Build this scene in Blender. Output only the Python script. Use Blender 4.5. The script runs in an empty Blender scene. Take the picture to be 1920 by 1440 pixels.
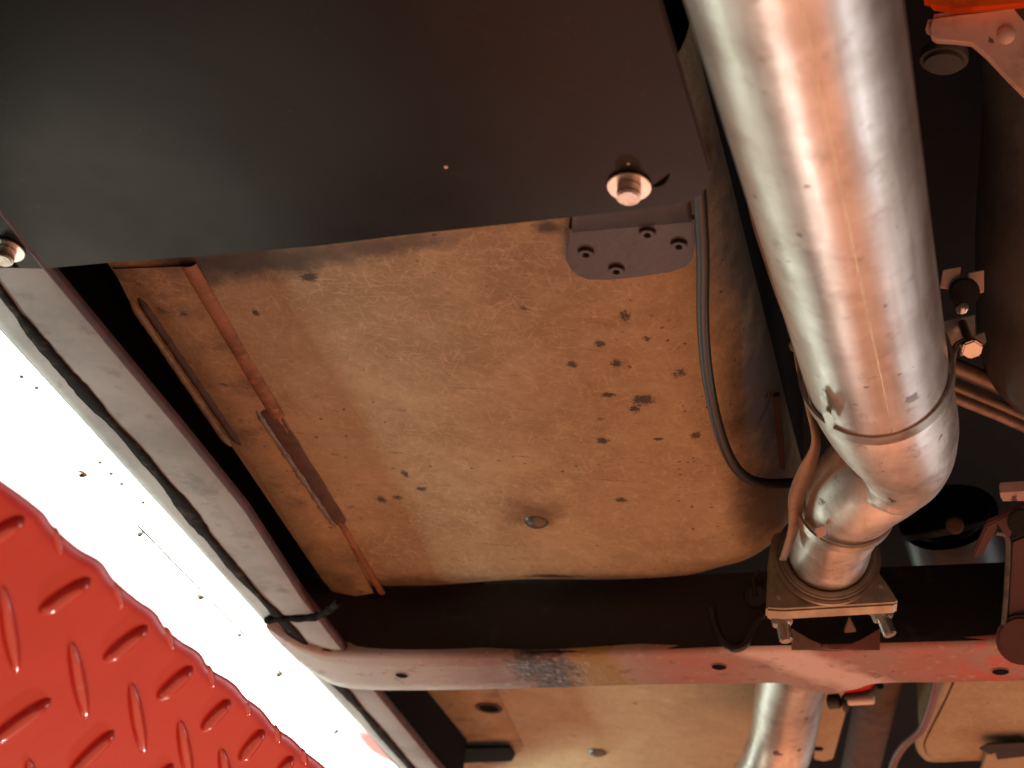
import bpy, bmesh, math, random
from mathutils import Vector, Matrix
random.seed(7)
scn = bpy.context.scene
COL = scn.collection

# ------------------------------------------------------------------ camera
F = 2900.0                                   # focal length in photo pixels (1920 wide)
Yc = Vector((.274, .542, .795)).normalized() # vehicle length axis seen in camera axes (right, down, forward)
Xc = Vector((.957, -.066, -.282)); Xc = (Xc - Xc.dot(Yc) * Yc).normalized()
Zc = Xc.cross(Yc).normalized()
CAM = Vector((0, 0, 1.0))
cd = bpy.data.cameras.new('camera'); cam = bpy.data.objects.new('camera', cd); COL.objects.link(cam)
right = Vector((Xc.x, Yc.x, Zc.x)); up = -Vector((Xc.y, Yc.y, Zc.y)); back = -Vector((Xc.z, Yc.z, Zc.z))
m = Matrix((right, up, back)).transposed().to_4x4(); m.translation = CAM
cam.matrix_world = m
cd.sensor_width = 36; cd.lens = 36 * F / 1920; cd.clip_start = .02; cd.clip_end = 50
cd.dof.use_dof = True; cd.dof.focus_distance = 1.12; cd.dof.aperture_fstop = 9
scn.camera = cam

# ------------------------------------------------------------------ light
w = bpy.data.worlds.new('World'); scn.world = w; w.use_nodes = True
bg = w.node_tree.nodes['Background']; bg.inputs[0].default_value = (1, .9, .8, 1); bg.inputs[1].default_value = .03

def lamp(name, loc, target, sx, sy, power, color, spread=180):
    l = bpy.data.lights.new(name, 'AREA'); l.shape = 'RECTANGLE'; l.size = sx; l.size_y = sy
    l.energy = power; l.color = color; l.spread = math.radians(spread)
    o = bpy.data.objects.new(name, l); COL.objects.link(o)
    o.location = loc; o.rotation_euler = (Vector(target) - Vector(loc)).to_track_quat('-Z', 'Y').to_euler()
    return o
lamp('workshop_lamp', (-.97, 1.15, 1.38), (-.76, 1.15, 1.61), 1.6, .12, 5.5, (.86, 1, .92), 58)
lamp('red_floor_light', (.25, 2.1, .1), (.25, 2.1, 2), 2.3, 4.6, 50, (1, .38, .205)).rotation_euler = (math.pi, 0, 0)
lamp('left_fill', (-2.4, 3.1, 1.40), (.2, .9, 1.46), 3.2, .3, 17, (.90, 1, .86))  # added unseen fill, gives the pipe's left side its sheen
lamp('right_fill', (2.3, 3.0, .9), (.3, .9, 1.4), 3.0, 1.3, 8.5, (1, .80, .72))  # added unseen fill, brightens the pipe's right side
lamp('low_left_fill', (-1.8, 2.35, .1), (-.4, .9, 1.4), .6, .6, 4, (1, .90, .72))  # added unseen light for tread highlights and the plate's lower-left glow
lamp('strip_lamp', (1.9, 2.7, .87), (.35, .9, 1.5), 2.2, .08, 9, (.85, .92, 1))
lamp('tread_glint_fill', (-.65, 3.5, .1), (-.42, .74, 1.24), .07, .07, .2, (1, 1, .97), 18)  # added unseen light, narrow, for white glints on the treads
vs = scn.view_settings; vs.view_transform = 'Standard'; vs.look = 'None'; vs.exposure = 0; vs.gamma = 1

# ------------------------------------------------------------------ pixel helpers
def ray(px, py):
    r = Vector(((px - 960) / F, (py - 720) / F, 1))
    return Vector((r.dot(Xc), r.dot(Yc), r.dot(Zc)))
def H(px, py, h):  r = ray(px, py); return CAM + r * (h / r.z)          # on the level h metres above the camera
def HY(px, py, y): r = ray(px, py); return CAM + r * (y / r.y)          # on an upright cross-plane
def D(px, py, d):  return CAM + ray(px, py) * d                          # at a depth along the axis
UP = Vector((0, 0, 1))

# ------------------------------------------------------------------ materials
def _n(nt, t, **k):
    n = nt.nodes.new(t)
    for a, v in k.items():
        if a.startswith('i_'): n.inputs[a[2:].replace('_', ' ')].default_value = v
        else: setattr(n, a, v)
    return n
def rgba(c): return (c[0], c[1], c[2], 1)
class Mat:
    def __init__(s, name, base, rough=.5, metal=0, spec=.5):
        s.m = bpy.data.materials.new(name); s.m.use_nodes = True; s.nt = s.m.node_tree
        s.b = s.nt.nodes['Principled BSDF']; s.b.inputs['Roughness'].default_value = rough
        s.b.inputs['Metallic'].default_value = metal; s.b.inputs['Specular IOR Level'].default_value = spec
        s.tc = _n(s.nt, 'ShaderNodeTexCoord')
        g = _n(s.nt, 'ShaderNodeNewGeometry'); s.pos = g.outputs['Position']
        rg = _n(s.nt, 'ShaderNodeRGB'); rg.outputs[0].default_value = rgba(base)
        s.col = rg.outputs[0]; s.rough = None; s.nrm = None
        s.L = s.nt.links.new
    def mapping(s, scale=(1, 1, 1), rot=(0, 0, 0), loc=(0, 0, 0)):
        mp = _n(s.nt, 'ShaderNodeMapping'); s.L(s.pos, mp.inputs[0])
        mp.inputs['Scale'].default_value = scale; mp.inputs['Rotation'].default_value = rot; mp.inputs['Location'].default_value = loc
        return mp.outputs[0]
    def axisvec(s, d, sa, sp):
        d = Vector(d).normalized(); e = d.orthogonal().normalized(); g = d.cross(e); cb = _n(s.nt, 'ShaderNodeCombineXYZ')
        for i, (ax_, k) in enumerate(((d, sa), (e, sp), (g, sp))):
            n = _n(s.nt, 'ShaderNodeVectorMath'); n.operation = 'DOT_PRODUCT'; s.L(s.pos, n.inputs[0]); n.inputs[1].default_value = ax_ * k
            s.L(n.outputs['Value'], cb.inputs[i])
        return cb.outputs[0]
    def noise(s, scale, detail=5, rough=.6, vec=None, dist=0):
        n = _n(s.nt, 'ShaderNodeTexNoise'); s.L(vec or s.pos, n.inputs['Vector'])
        n.inputs['Scale'].default_value = scale; n.inputs['Detail'].default_value = detail
        n.inputs['Roughness'].default_value = rough; n.inputs['Distortion'].default_value = dist
        return n.outputs[0]
    def ramp(s, v, lo, hi, a=0, b=1):
        n = _n(s.nt, 'ShaderNodeMapRange'); s.L(v, n.inputs[0])
        n.inputs[1].default_value = lo; n.inputs[2].default_value = hi; n.inputs[3].default_value = a; n.inputs[4].default_value = b
        return n.outputs[0]
    def math(s, op, a, b=None):
        n = _n(s.nt, 'ShaderNodeMath'); n.operation = op
        for i, v in enumerate((a, b)):
            if v is None: continue
            if isinstance(v, (int, float)): n.inputs[i].default_value = v
            else: s.L(v, n.inputs[i])
        return n.outputs[0]
    def mix(s, fac, color):
        n = _n(s.nt, 'ShaderNodeMix'); n.data_type = 'RGBA'
        if isinstance(fac, (int, float)): n.inputs[0].default_value = fac
        else: s.L(fac, n.inputs[0])
        s.L(s.col, n.inputs[6]); n.inputs[7].default_value = rgba(color); s.col = n.outputs[2]; return s
    def blot(s, scale, lo, hi, color, amount=1, detail=5, vec=None, dist=0, mask=None):
        f = s.ramp(s.noise(scale, detail, .62, vec, dist), lo, hi, 0, amount)
        if mask is not None: f = s.math('MULTIPLY', f, mask)
        return s.mix(f, color)
    def spots(s, scale, size, color, keep=.5, mask=None, stretch=None):
        v = _n(s.nt, 'ShaderNodeTexVoronoi'); v.inputs['Scale'].default_value = scale
        wv = _n(s.nt, 'ShaderNodeTexNoise'); s.L(s.pos, wv.inputs['Vector']); wv.inputs['Scale'].default_value = scale * 3; wv.inputs['Detail'].default_value = 4
        ad = _n(s.nt, 'ShaderNodeVectorMath'); ad.operation = 'MULTIPLY_ADD'
        s.L(wv.outputs[1], ad.inputs[0]); ad.inputs[1].default_value = (.7 / scale,) * 3; s.L(stretch or s.pos, ad.inputs[2])
        s.L(ad.outputs[0], v.inputs['Vector'])
        sep = _n(s.nt, 'ShaderNodeSeparateColor'); s.L(v.outputs['Color'], sep.inputs[0])
        k = s.ramp(sep.outputs[0], keep, keep + .02); sz = s.ramp(sep.outputs[1], 0, 1, size * .35, size)
        f = s.math('MULTIPLY', s.ramp(s.math('DIVIDE', v.outputs['Distance'], sz), .75, 1.05, .88, 0), k)
        if mask is not None: f = s.math('MULTIPLY', f, mask)
        return s.mix(f, color)
    def bump(s, scale, strength, dist=.001, detail=5, vec=None):
        n = _n(s.nt, 'ShaderNodeBump'); n.inputs['Strength'].default_value = strength; n.inputs['Distance'].default_value = dist
        s.L(s.noise(scale, detail, .6, vec), n.inputs['Height'])
        if s.nrm is not None: s.L(s.nrm, n.inputs['Normal'])
        s.nrm = n.outputs[0]; return s
    def roughvar(s, scale, lo, hi, vec=None):
        s.rough = s.ramp(s.noise(scale, 5, .6, vec), .3, .7, lo, hi); return s
    def along(s, a, b, vec=None):
        """0..1 along the straight line a -> b in the place"""
        a, b = Vector(a), Vector(b); d = b - a
        n = _n(s.nt, 'ShaderNodeVectorMath'); n.operation = 'DOT_PRODUCT'
        sb = _n(s.nt, 'ShaderNodeVectorMath'); sb.operation = 'SUBTRACT'; s.L(vec or s.pos, sb.inputs[0]); sb.inputs[1].default_value = a
        s.L(sb.outputs[0], n.inputs[0]); n.inputs[1].default_value = d / d.length_squared
        return n.outputs['Value']
    def patch(s, c, r, color, amount=1, wob=30, soft=.35, sq=(1, 1, 1), noise_amt=.9):
        """a patch of its own round shape with a ragged rim"""
        sb = _n(s.nt, 'ShaderNodeVectorMath'); sb.operation = 'SUBTRACT'; s.L(s.pos, sb.inputs[0]); sb.inputs[1].default_value = c
        ml = _n(s.nt, 'ShaderNodeVectorMath'); ml.operation = 'MULTIPLY'; s.L(sb.outputs[0], ml.inputs[0]); ml.inputs[1].default_value = (sq[0] / r, sq[1] / r, sq[2] / r)
        ln = _n(s.nt, 'ShaderNodeVectorMath'); ln.operation = 'LENGTH'; s.L(ml.outputs[0], ln.inputs[0])
        d = s.math('ADD', ln.outputs['Value'], s.ramp(s.noise(wob, 5, .65), 0, 1, -noise_amt, noise_amt))
        return s.mix(s.ramp(d, 1 - soft, 1 + soft, amount, 0), color)
    def done(s):
        s.L(s.col, s.b.inputs['Base Color'])
        if s.rough is not None: s.L(s.rough, s.b.inputs['Roughness'])
        if s.nrm is not None: s.L(s.nrm, s.b.inputs['Normal'])
        return s.m

def mat_tan(name, dark=1.0):
    q = Mat(name, (.345 * dark, .265 * dark, .150 * dark), .62, 0, .35)
    q.blot(5, .42, .64, (.20 * dark, .135 * dark, .070 * dark), .85)
    q.blot(17, .46, .70, (.24 * dark, .175 * dark, .095 * dark), .6)
    q.blot(30, .5, .75, (.45 * dark, .37 * dark, .22 * dark), .4)
    for a in (.15, .6, 1.1, 1.6, 2.1, 2.7):                      # crossing pale fibres
        q.blot(1, .56, .74, (.50 * dark, .40 * dark, .235 * dark), .42, 3, q.axisvec((math.cos(a), math.sin(a), .0), 60, 380), .5)
    q.blot(90, .55, .72, (.22, .14, .08), .35)
    q.spots(60, .22, (.035, .028, .022), .80, q.ramp(q.noise(9, 2), .46, .62))
    q.spots(150, .26, (.05, .038, .03), .72, q.ramp(q.noise(14, 2), .50, .62))
    q.bump(300, .25, .0012).bump(16, .35, .004, 3)
    q.roughvar(20, .5, .72)
    return q
mp = mat_tan('tan_worn_paint')
mp.patch(H(480, 490, .62), .030, (.03, .028, .026), .9, 45, .5, (.55, 1.6, 1))
mp.patch(H(350, 500, .62), .022, (.03, .025, .02), .9, 60, .5, (.8, 1, 1))
mp.patch(H(1000, 960, .62), .020, (.10, .055, .03), .8, 60, .6)
mp.patch(H(1030, 430, .62), .006, (.03, .02, .02), .9, 90, .5, (.6, 1, 1))
mp.patch(H(1040, 1085, .62), .012, (.03, .02, .02), .95, 90, .4, (.5, 2.2, 1))
for x, y, r in ((1170, 595, 8), (1125, 645, 8), (1073, 682, 7), (1140, 740, 6), (1207, 750, 11), (1190, 765, 6), (1235, 825, 8), (1130, 825, 7), (1165, 940, 10), (1305, 820, 9), (760, 888, 8), (715, 938, 10), (745, 935, 6), (790, 918, 7), (580, 520, 9), (480, 585, 6), (1213, 640, 6), (1278, 705, 8), (1155, 685, 8)):
    mp.patch(H(x, y, .62), r * .00046, (.03, .024, .02), .9, 420, .3, (random.uniform(.6, 1.3), random.uniform(.6, 1.1), 1), 1.5)
for x, y, r in ((1420, 420, .05), (1440, 620, .05), (1445, 820, .045), (1440, 980, .04)):   # sooty grime with the pipe's shade painted in, on the tunnel side
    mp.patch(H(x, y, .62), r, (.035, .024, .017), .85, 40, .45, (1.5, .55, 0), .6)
for x, y, r in ((640, 470, .022), (760, 452, .018), (250, 560, .015), (760, 1095, .03), (1150, 1092, .03)):
    mp.patch(H(x, y, .62), r, (.07, .05, .035), .7, 60, .5, (.5, 1.8, 0), .8)
mp.blot(1, .66, .70, (.06, .045, .035), .55, 4, mp.axisvec((.95, .3, 0), 14, 300), 1.2)
mp.spots(190, .30, (.045, .034, .027), .62, mp.math('MULTIPLY', mp.ramp(mp.along(H(900, 700, .62), H(1250, 700, .62)), .5, 1), mp.ramp(mp.noise(16, 2), .46, .58)))
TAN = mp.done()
TAN2 = mat_tan('tan_rear_paint', 1.0)
TAN2.blot(5, .45, .6, (.45, .34, .20), .6); TAN2 = TAN2.done()
q = mat_tan('stained_flange'); q.blot(20, .52, .64, (.10, .08, .065), .55); q.blot(12, .58, .68, (.22, .12, .06), .45); q.blot(60, .62, .70, (.05, .045, .05), .8); STAIN = q.done()
q = Mat('rusty_rib', (.27, .13, .06), .75); q.blot(40, .42, .62, (.13, .06, .03), .8).blot(90, .55, .68, (.38, .17, .05), .8).bump(220, .5, .001); RUST = q.done()
q = Mat('dark_brown_recess', (.085, .05, .034), .8); q.blot(60, .45, .65, (.04, .025, .018), .8).bump(200, .4); BROWN = q.done()
q = Mat('grey_blue_primer', (.16, .17, .15), .6); q.blot(90, .5, .6, (.08, .08, .075), .8).bump(300, .3); PRIMER = q.done()
q = Mat('black_satin_steel', (.006, .0055, .005), .3, 0, .19); q.roughvar(6, .24, .36).bump(420, .05, .0006).bump(3, .1, .01, 2).blot(160, .68, .74, (.05, .04, .035), .6).blot(1, .66, .74, (.03, .026, .022), .5, 3, q.axisvec((.8, .6, 0), 9, 500)); SATIN = q.done()
q = Mat('matt_black_and_shade', (.005, .005, .005), .8, 0, .15); q.blot(30, .5, .7, (.012, .010, .008), .8).bump(120, .3); MATT_BLACK = q.done()
q = Mat('black_frame_paint', (.010, .011, .012), .42, 0, .45); q.blot(60, .58, .68, (.035, .034, .033), .5).bump(140, .25, .001).bump(18, .2, .004, 2); FRAME = q.done()
q = Mat('bracket_paint', (.045, .035, .036), .42, 0, .5); q.blot(50, .5, .7, (.028, .022, .022), .8).bump(160, .2, .001); BRKT = q.done()
q = Mat('rail_grey_paint', (.26, .25, .235), .5, 0, .4)
q.blot(12, .45, .65, (.16, .15, .14), .75).blot(28, .56, .70, (.085, .072, .062), .55).blot(70, .6, .7, (.14, .12, .11), .5, vec=q.mapping((1, 1, 1)))
q.bump(14, .2, .005, 2).bump(210, .12, .0008).roughvar(20, .38, .55); RAIL = q.done()
q = Mat('seam_sealer_black', (.010, .008, .007), .9, 0, .08); q.blot(60, .54, .66, (.05, .035, .026), .9).bump(150, .5, .002); SEAL = q.done()
q = Mat('maroon_lip', (.075, .03, .027), .5); q.blot(50, .45, .6, (.035, .02, .02), .8).bump(120, .3); MAROON = q.done()
q = Mat('white_sill_paint', (.86, .87, .87), .35, 0, .5); q.blot(120, .68, .72, (.5, .62, .58), .7).bump(60, .1, .002)
q.patch(H(712, 1418, .56), .028, (.5, .03, .02), 1, 40, .2, (1, .55, 1), .5); WHITE = q.done()
q = Mat('red_tread_paint', (.56, .030, .019), .22, 0, .5); q.blot(14, .45, .7, (.50, .025, .016), .7).bump(70, .10, .002, 3).bump(500, .05, .0005); RED = q.done()
q = Mat('red_tread_worn', (.56, .05, .035), .16, 0, .8); q.blot(160, .56, .68, (.45, .20, .17), .45).bump(300, .08, .0006); TREAD = q.done()
q = Mat('zinc_bolt', (.62, .58, .52), .32, .9); q.blot(120, .5, .7, (.36, .31, .25), .7).bump(250, .15); ZINC = q.done()
q = Mat('washer_zinc', (.86, .80, .74), .28, 1.0); q.blot(120, .6, .72, (.4, .33, .27), .5).bump(250, .1); WASH = q.done()
def mat_pipe(name, axis_a, axis_b):
    q = Mat(name, (.66, .63, .575), .34, .82)
    q.blot(18, .45, .68, (.47, .42, .365), .8).blot(55, .52, .70, (.78, .74, .68), .6).blot(26, .56, .68, (.40, .33, .27), .55).blot(9, .50, .66, (.46, .38, .31), .5).blot(70, .60, .70, (.28, .21, .16), .5)
    d = (Vector(axis_b) - Vector(axis_a)).normalized()
    q.blot(1, .50, .70, (.50, .44, .37), .6, 3, q.axisvec(d, 5, 130))
    q.spots(40, .20, (.10, .075, .06), .70, q.ramp(q.noise(10, 2), .46, .56))
    q.spots(110, .2, (.13, .10, .08), .86)
    q.rough = q.ramp(q.noise(1, 4, .6, q.axisvec(d, 8, 60)), .3, .7, .29, .46)
    q.bump(14, .16, .005, 2).bump(260, .06, .0006)
    return q
PA, PB = D(1490, 0, .669), D(1650, 730, 1.01)
q = mat_pipe('aluminised_pipe', PA, PB); q.patch(D(1548, 625, .93), .0045, (.03, .025, .02), .95, 200, .4, (1, 1, 1), .6); PIPE = q.done()
ELB = mat_pipe('aluminised_elbow', D(1650, 730, 1.01), D(1665, 880, 1.1)); ELB.rough = ELB.ramp(ELB.noise(40), .3, .7, .34, .5); ELB = ELB.done()
STUB = mat_pipe('dull_stub_pipe', D(1560, 1000, 1.22), D(1545, 1100, 1.3)); STUB.blot(40, .45, .65, (.40, .33, .27), .7); STUB = STUB.done()
q = Mat('band_steel', (.55, .50, .43), .36, .9); q.blot(60, .5, .7, (.33, .24, .17), .8).bump(240, .15); BAND = q.done()
q = Mat('flange_steel', (.44, .42, .33), .48, .75); q.blot(35, .45, .65, (.27, .245, .18), .8).bump(160, .3, .001); FLANGE = q.done()
q = Mat('strap_steel', (.24, .18, .13), .5, .6); q.blot(50, .5, .65, (.14, .09, .06), .8).bump(200, .2); STRAP = q.done()
q = Mat('black_rubber', (.018, .019, .019), .42, 0, .5); q.bump(200, .15, .0008); RUBBER = q.done()
q = Mat('dark_casting', (.060, .056, .050), .6, .2); q.blot(16, .45, .65, (.035, .032, .028), .8).bump(120, .4, .0015); CAST = q.done()
q = Mat('pale_casting', (.78, .62, .55), .55, .2); q.blot(30, .5, .7, (.30, .22, .19), .7).spots(60, .25, (.12, .08, .07), .8).bump(120, .3, .0015); PALE = q.done()
q = Mat('orange_engine_paint', (.9, .16, .01), .4); q.blot(30, .55, .7, (.40, .04, .01), .7).bump(80, .3, .002); ORANGE = q.done()
q = Mat('dull_maroon_steel', (.17, .09, .085), .55); q.blot(20, .45, .65, (.12, .06, .06), .7).bump(100, .2); MAR2 = q.done()
# the crossmember's lower flange: grey, a wrinkled blue-black patch, a yellow one, then red overspray
q = Mat('flange_overspray', (.33, .305, .285), .42, 0, .5)
t = q.along(H(640, 1262, .554), H(1900, 1245, .554))
tw = q.math('ADD', q.math('ADD', t, q.ramp(q.noise(22, 5), 0, 1, -.05, .05)), q.ramp(q.noise(140, 5), 0, 1, -.03, .03))
def band(a, b, s): return q.math('MULTIPLY', q.ramp(tw, a - s, a + s), q.ramp(tw, b - s, b + s, 1, 0))
q.mix(band(.20, .38, .05), (.20, .16, .155))
q.mix(band(.285, .378, .012), (.040, .036, .045))
q.mix(q.math('MULTIPLY', band(.30, .40, .02), q.ramp(q.noise(130, 4), .55, .67)), (.22, .22, .25))
q.mix(band(.378, .455, .015), (.27, .21, .07))
q.mix(q.ramp(tw, .44, .50), (.29, .20, .175))
q.mix(q.math('MULTIPLY', q.ramp(tw, .50, .56), q.ramp(q.noise(13, 6), .42, .62, .1, .8)), (.36, .11, .085))
q.mix(q.math('MULTIPLY', band(.655, .745, .02), q.ramp(q.noise(30, 3), .3, .5, .4, 1)), (.33, .245, .21))
ts = q.along(H(1560, 1295, .554), H(1640, 1262, .554))
q.mix(q.math('MULTIPLY', q.math('MULTIPLY', q.ramp(q.math('ADD', ts, q.ramp(q.noise(40, 4), 0, 1, -.3, .3)), .0, .3), q.ramp(q.math('ADD', ts, q.ramp(q.noise(40, 4), 0, 1, -.3, .3)), .75, 1.0, 1, 0)), .85), (.66, .56, .52))
q.mix(q.math('MULTIPLY', q.ramp(tw, .93, .97), q.ramp(q.noise(50, 5), .48, .56, 0, .8)), (.46, .08, .05))
q.blot(45, .58, .66, (.13, .08, .065), .55)
q.blot(120, .60, .66, (.45, .36, .32), .5)
q.spots(90, .2, (.12, .07, .06), .8)
q.bump(160, .35, .0015); n = _n(q.nt, 'ShaderNodeBump'); n.inputs['Distance'].default_value = .003
q.L(band(.27, .43, .03), n.inputs['Strength']); q.L(q.noise(150, 4), n.inputs['Height']); q.L(q.nrm, n.inputs['Normal']); q.nrm = n.outputs[0]
q.roughvar(25, .33, .5); XFL = q.done()
PLUG = Mat('plug_green', (.085, .085, .06), .35, .3).bump(200, .3).done()
q = Mat('pipe_seam_metal', (.72, .42, .24), .4, .9); q.blot(30, .45, .6, (.5, .3, .18), .8); SEAMM = q.done()
DEEP = Mat('gap_shade_black', (.004, .004, .004), .8, 0, .15).bump(120, .3).done()  # near-black colour carries the shade between rail and pan
q = Mat('black_hole', (.004, .004, .004), .9, 0, .1); HOLE = q.done()

# ------------------------------------------------------------------ mesh helpers
def obj(name, verts, faces, mt, parent=None, smooth=False, bevel=0, label=None):
    me = bpy.data.meshes.new(name); me.from_pydata([tuple(v) for v in verts], [], faces); me.validate()
    bm = bmesh.new(); bm.from_mesh(me); bmesh.ops.recalc_face_normals(bm, faces=bm.faces)
    if bevel:
        bmesh.ops.bevel(bm, geom=[e for e in bm.edges if len(e.link_faces) == 2 and e.calc_face_angle(0) > .6], offset=bevel, segments=2, affect='EDGES', clamp_overlap=True)
    bm.to_mesh(me); bm.free()
    me.materials.append(mt)
    if smooth:
        for p in me.polygons: p.use_smooth = True
        try: me.set_sharp_from_angle(angle=math.radians(smooth if smooth is not True else 50))
        except Exception: pass
    o = bpy.data.objects.new(name, me); COL.objects.link(o)
    if parent: o.parent = parent; o.matrix_parent_inverse = parent.matrix_world.inverted()
    if label: o['label'] = label
    return o
def thing(name, loc, label, cat, group=None):
    o = bpy.data.objects.new(name, None); COL.objects.link(o); o.location = loc; o.empty_display_size = .02
    o.matrix_world = Matrix.Translation(loc)
    o['label'] = label; o['category'] = cat
    if group: o['group'] = group
    return o
def slab(name, pts, mt, parent=None, thick=.003, dirv=UP, bevel=.0006, smooth=False):
    dirv = Vector(dirv); n = len(pts); pts = [Vector(p) for p in pts]
    v = pts + [p + dirv * thick for p in pts]
    f = [list(range(n)), list(range(2 * n - 1, n - 1, -1))] + [[i, (i + 1) % n, n + (i + 1) % n, n + i] for i in range(n)]
    return obj(name, v, f, mt, parent, smooth, bevel)
def tube(name, pts, rads, mt, parent=None, seg=24, cap=True, smooth=True, warp=None):
    pts = [Vector(p) for p in pts]; n = len(pts)
    if isinstance(rads, (int, float)): rads = [rads] * n
    T = [(pts[min(i + 1, n - 1)] - pts[max(i - 1, 0)]).normalized() for i in range(n)]
    a = T[0].cross(Vector((1, .0, 0))).normalized(); v = []
    for i in range(n):
        a = (a - a.dot(T[i]) * T[i]).normalized(); b = T[i].cross(a)
        for k in range(seg):
            t = 2 * math.pi * k / seg
            p = pts[i] + (a * math.cos(t) + b * math.sin(t)) * rads[i]
            if warp: p = warp(p, i)
            v.append(p)
    f = [[i * seg + k, i * seg + (k + 1) % seg, (i + 1) * seg + (k + 1) % seg, (i + 1) * seg + k] for i in range(n - 1) for k in range(seg)]
    if cap: f += [list(range(seg)), list(range((n - 1) * seg, n * seg))]
    return obj(name, v, f, mt, parent, smooth)
def spline(pts, k=8):
    """Catmull-Rom through vectors (any length tuples)"""
    P = [Vector(p) for p in pts]; P = [2 * P[0] - P[1]] + P + [2 * P[-1] - P[-2]]; out = []
    for i in range(1, len(P) - 2):
        for j in range(k):
            t = j / k; a, b, c, d = P[i - 1], P[i], P[i + 1], P[i + 2]
            out.append(.5 * (2 * b + (c - a) * t + (2 * a - 5 * b + 4 * c - d) * t * t + (3 * b - 3 * c + d - a) * t ** 3))
    out.append(P[-2]); return out
def cyl(name, base, axis, r, h, mt, parent=None, seg=24, bevel=.0006, r2=None, smooth=40):
    axis = Vector(axis).normalized(); a = axis.orthogonal().normalized(); b = axis.cross(a); r2 = r if r2 is None else r2
    c = [(math.cos(2 * math.pi * k / seg), math.sin(2 * math.pi * k / seg)) for k in range(seg)]
    v = [base + a * x * r + b * y * r for x, y in c] + [base + axis * h + a * x * r2 + b * y * r2 for x, y in c]
    f = [list(range(seg)), list(range(2 * seg - 1, seg - 1, -1))] + [[k, (k + 1) % seg, seg + (k + 1) % seg, seg + k] for k in range(seg)]
    return obj(name, v, f, mt, parent, smooth, bevel)
def ring(name, base, axis, r0, r1, h, mt, parent=None, seg=40, bevel=.0004):
    axis = Vector(axis).normalized(); a = axis.orthogonal().normalized(); b = axis.cross(a); v = []
    for rr, z in ((r0, 0), (r1, 0), (r1, h), (r0, h)):
        v += [base + axis * z + (a * math.cos(2 * math.pi * k / seg) + b * math.sin(2 * math.pi * k / seg)) * rr for k in range(seg)]
    f = [[j * seg + k, j * seg + (k + 1) % seg, ((j + 1) % 4) * seg + (k + 1) % seg, ((j + 1) % 4) * seg + k] for j in range(4) for k in range(seg)]
    return obj(name, v, f, mt, parent, 40, bevel)
def dome(name, c, axis, r, h, mt, parent=None, seg=20, rings=5):
    axis = Vector(axis).normalized(); a = axis.orthogonal().normalized(); b = axis.cross(a); v = []
    for j in range(rings):
        t = j / rings * math.pi / 2
        v += [c + axis * h * math.sin(t) + (a * math.cos(2 * math.pi * k / seg) + b * math.sin(2 * math.pi * k / seg)) * r * math.cos(t) for k in range(seg)]
    v.append(c + axis * h)
    f = [[j * seg + k, j * seg + (k + 1) % seg, (j + 1) * seg + (k + 1) % seg, (j + 1) * seg + k] for j in range(rings - 1) for k in range(seg)]
    f += [[(rings - 1) * seg + k, (rings - 1) * seg + (k + 1) % seg, rings * seg] for k in range(seg)]
    return obj(name, v, f, mt, parent, True)
def strip(name, rows, mt, parent=None, thick=0, smooth=True):
    """rows: list of equally long point rows -> skin"""
    n = len(rows[0]); v = [p for r in rows for p in r]
    f = [[i * n + j, i * n + j + 1, (i + 1) * n + j + 1, (i + 1) * n + j] for i in range(len(rows) - 1) for j in range(n - 1)]
    o = obj(name, v, f, mt, parent, smooth)
    if thick:
        md = o.modifiers.new('thickness', 'SOLIDIFY'); md.thickness = thick; md.offset = 0
    return o
DOWN = -UP

# ================================================================== large structure
# dark floor of the vehicle far above everything
c = CAM + Vector((0, 1.2, .88))
o = slab('underbody', [c + Vector((x, y, 0)) for x, y in ((-2.2, -1.6), (2.2, -1.6), (2.2, 2.4), (-2.2, 2.4))], MATT_BLACK, None, .02, UP, 0)
o['kind'] = 'structure'

# ---- floor pan with rolled edge (tan)
hp = .62
pan = thing('floor_pan', H(800, 800, hp), 'worn tan floor pan with rolled edge, dark specks and drain plug', 'panel')
L0, L1 = H(213, 510, hp), H(632, 1128, hp)
def xl(y): return L0.x + (L1.x - L0.x) * (y - L0.y) / (L1.y - L0.y)
yfront = H(900, 1116, hp).y + .03; xright = H(1446, 800, hp).x; RC = .115; RF = .075
ya = H(900, 250, hp).y
NX, NY = 150, 190; v = []; f = []
def pan_z(x, y):
    dx = xright - x; dy = yfront - y
    if dx < RC and dy < RC: d = RC - math.hypot(RC - dx, RC - dy)
    else: d = min(dx, dy)
    if d >= RF: z = 0
    elif d > 0: z = RF - math.sqrt(max(RF * RF - (RF - d) ** 2, 0))
    else: z = RF + min(.2, -d * 14)
    z += .0016 * math.sin(x * 31 + y * 9) * math.sin(y * 23 + 1) * min(1, max(0, (x - xl(y)) / .1))
    e = math.exp(-((dx - .085) / .02) ** 2) * .0030 * math.sin(y * 70 + 2 * math.sin(y * 37))
    return z + e
def xb(y):
    k = y - (yfront - RC); return xright if k <= 0 else xright - RC + math.sqrt(max(0, RC * RC - k * k))
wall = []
for j in range(NY + 1):
    t = j / NY; y = ya + (yfront - ya) * (1 - (1 - t) ** 1.7); x0 = xl(y); x1 = xb(y)
    for i in range(NX + 1):
        t = i / NX; t = 1 - (1 - t) ** 2
        x = x0 + (x1 - x0) * t; v.append(Vector((x, y, CAM.z + hp + min(RF, pan_z(x, y)))))
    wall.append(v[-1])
for j in range(NY):
    for i in range(NX): k = j * (NX + 1) + i; f.append([k, k + 1, k + NX + 2, k + NX + 1])
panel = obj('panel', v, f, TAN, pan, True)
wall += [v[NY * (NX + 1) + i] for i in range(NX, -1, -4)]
strip('tunnel_wall', [[p, p + UP * .03, p + UP * .2] for p in wall], MATT_BLACK, pan)  # pipe's shade on the pan's side wall put into its black colour
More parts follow.
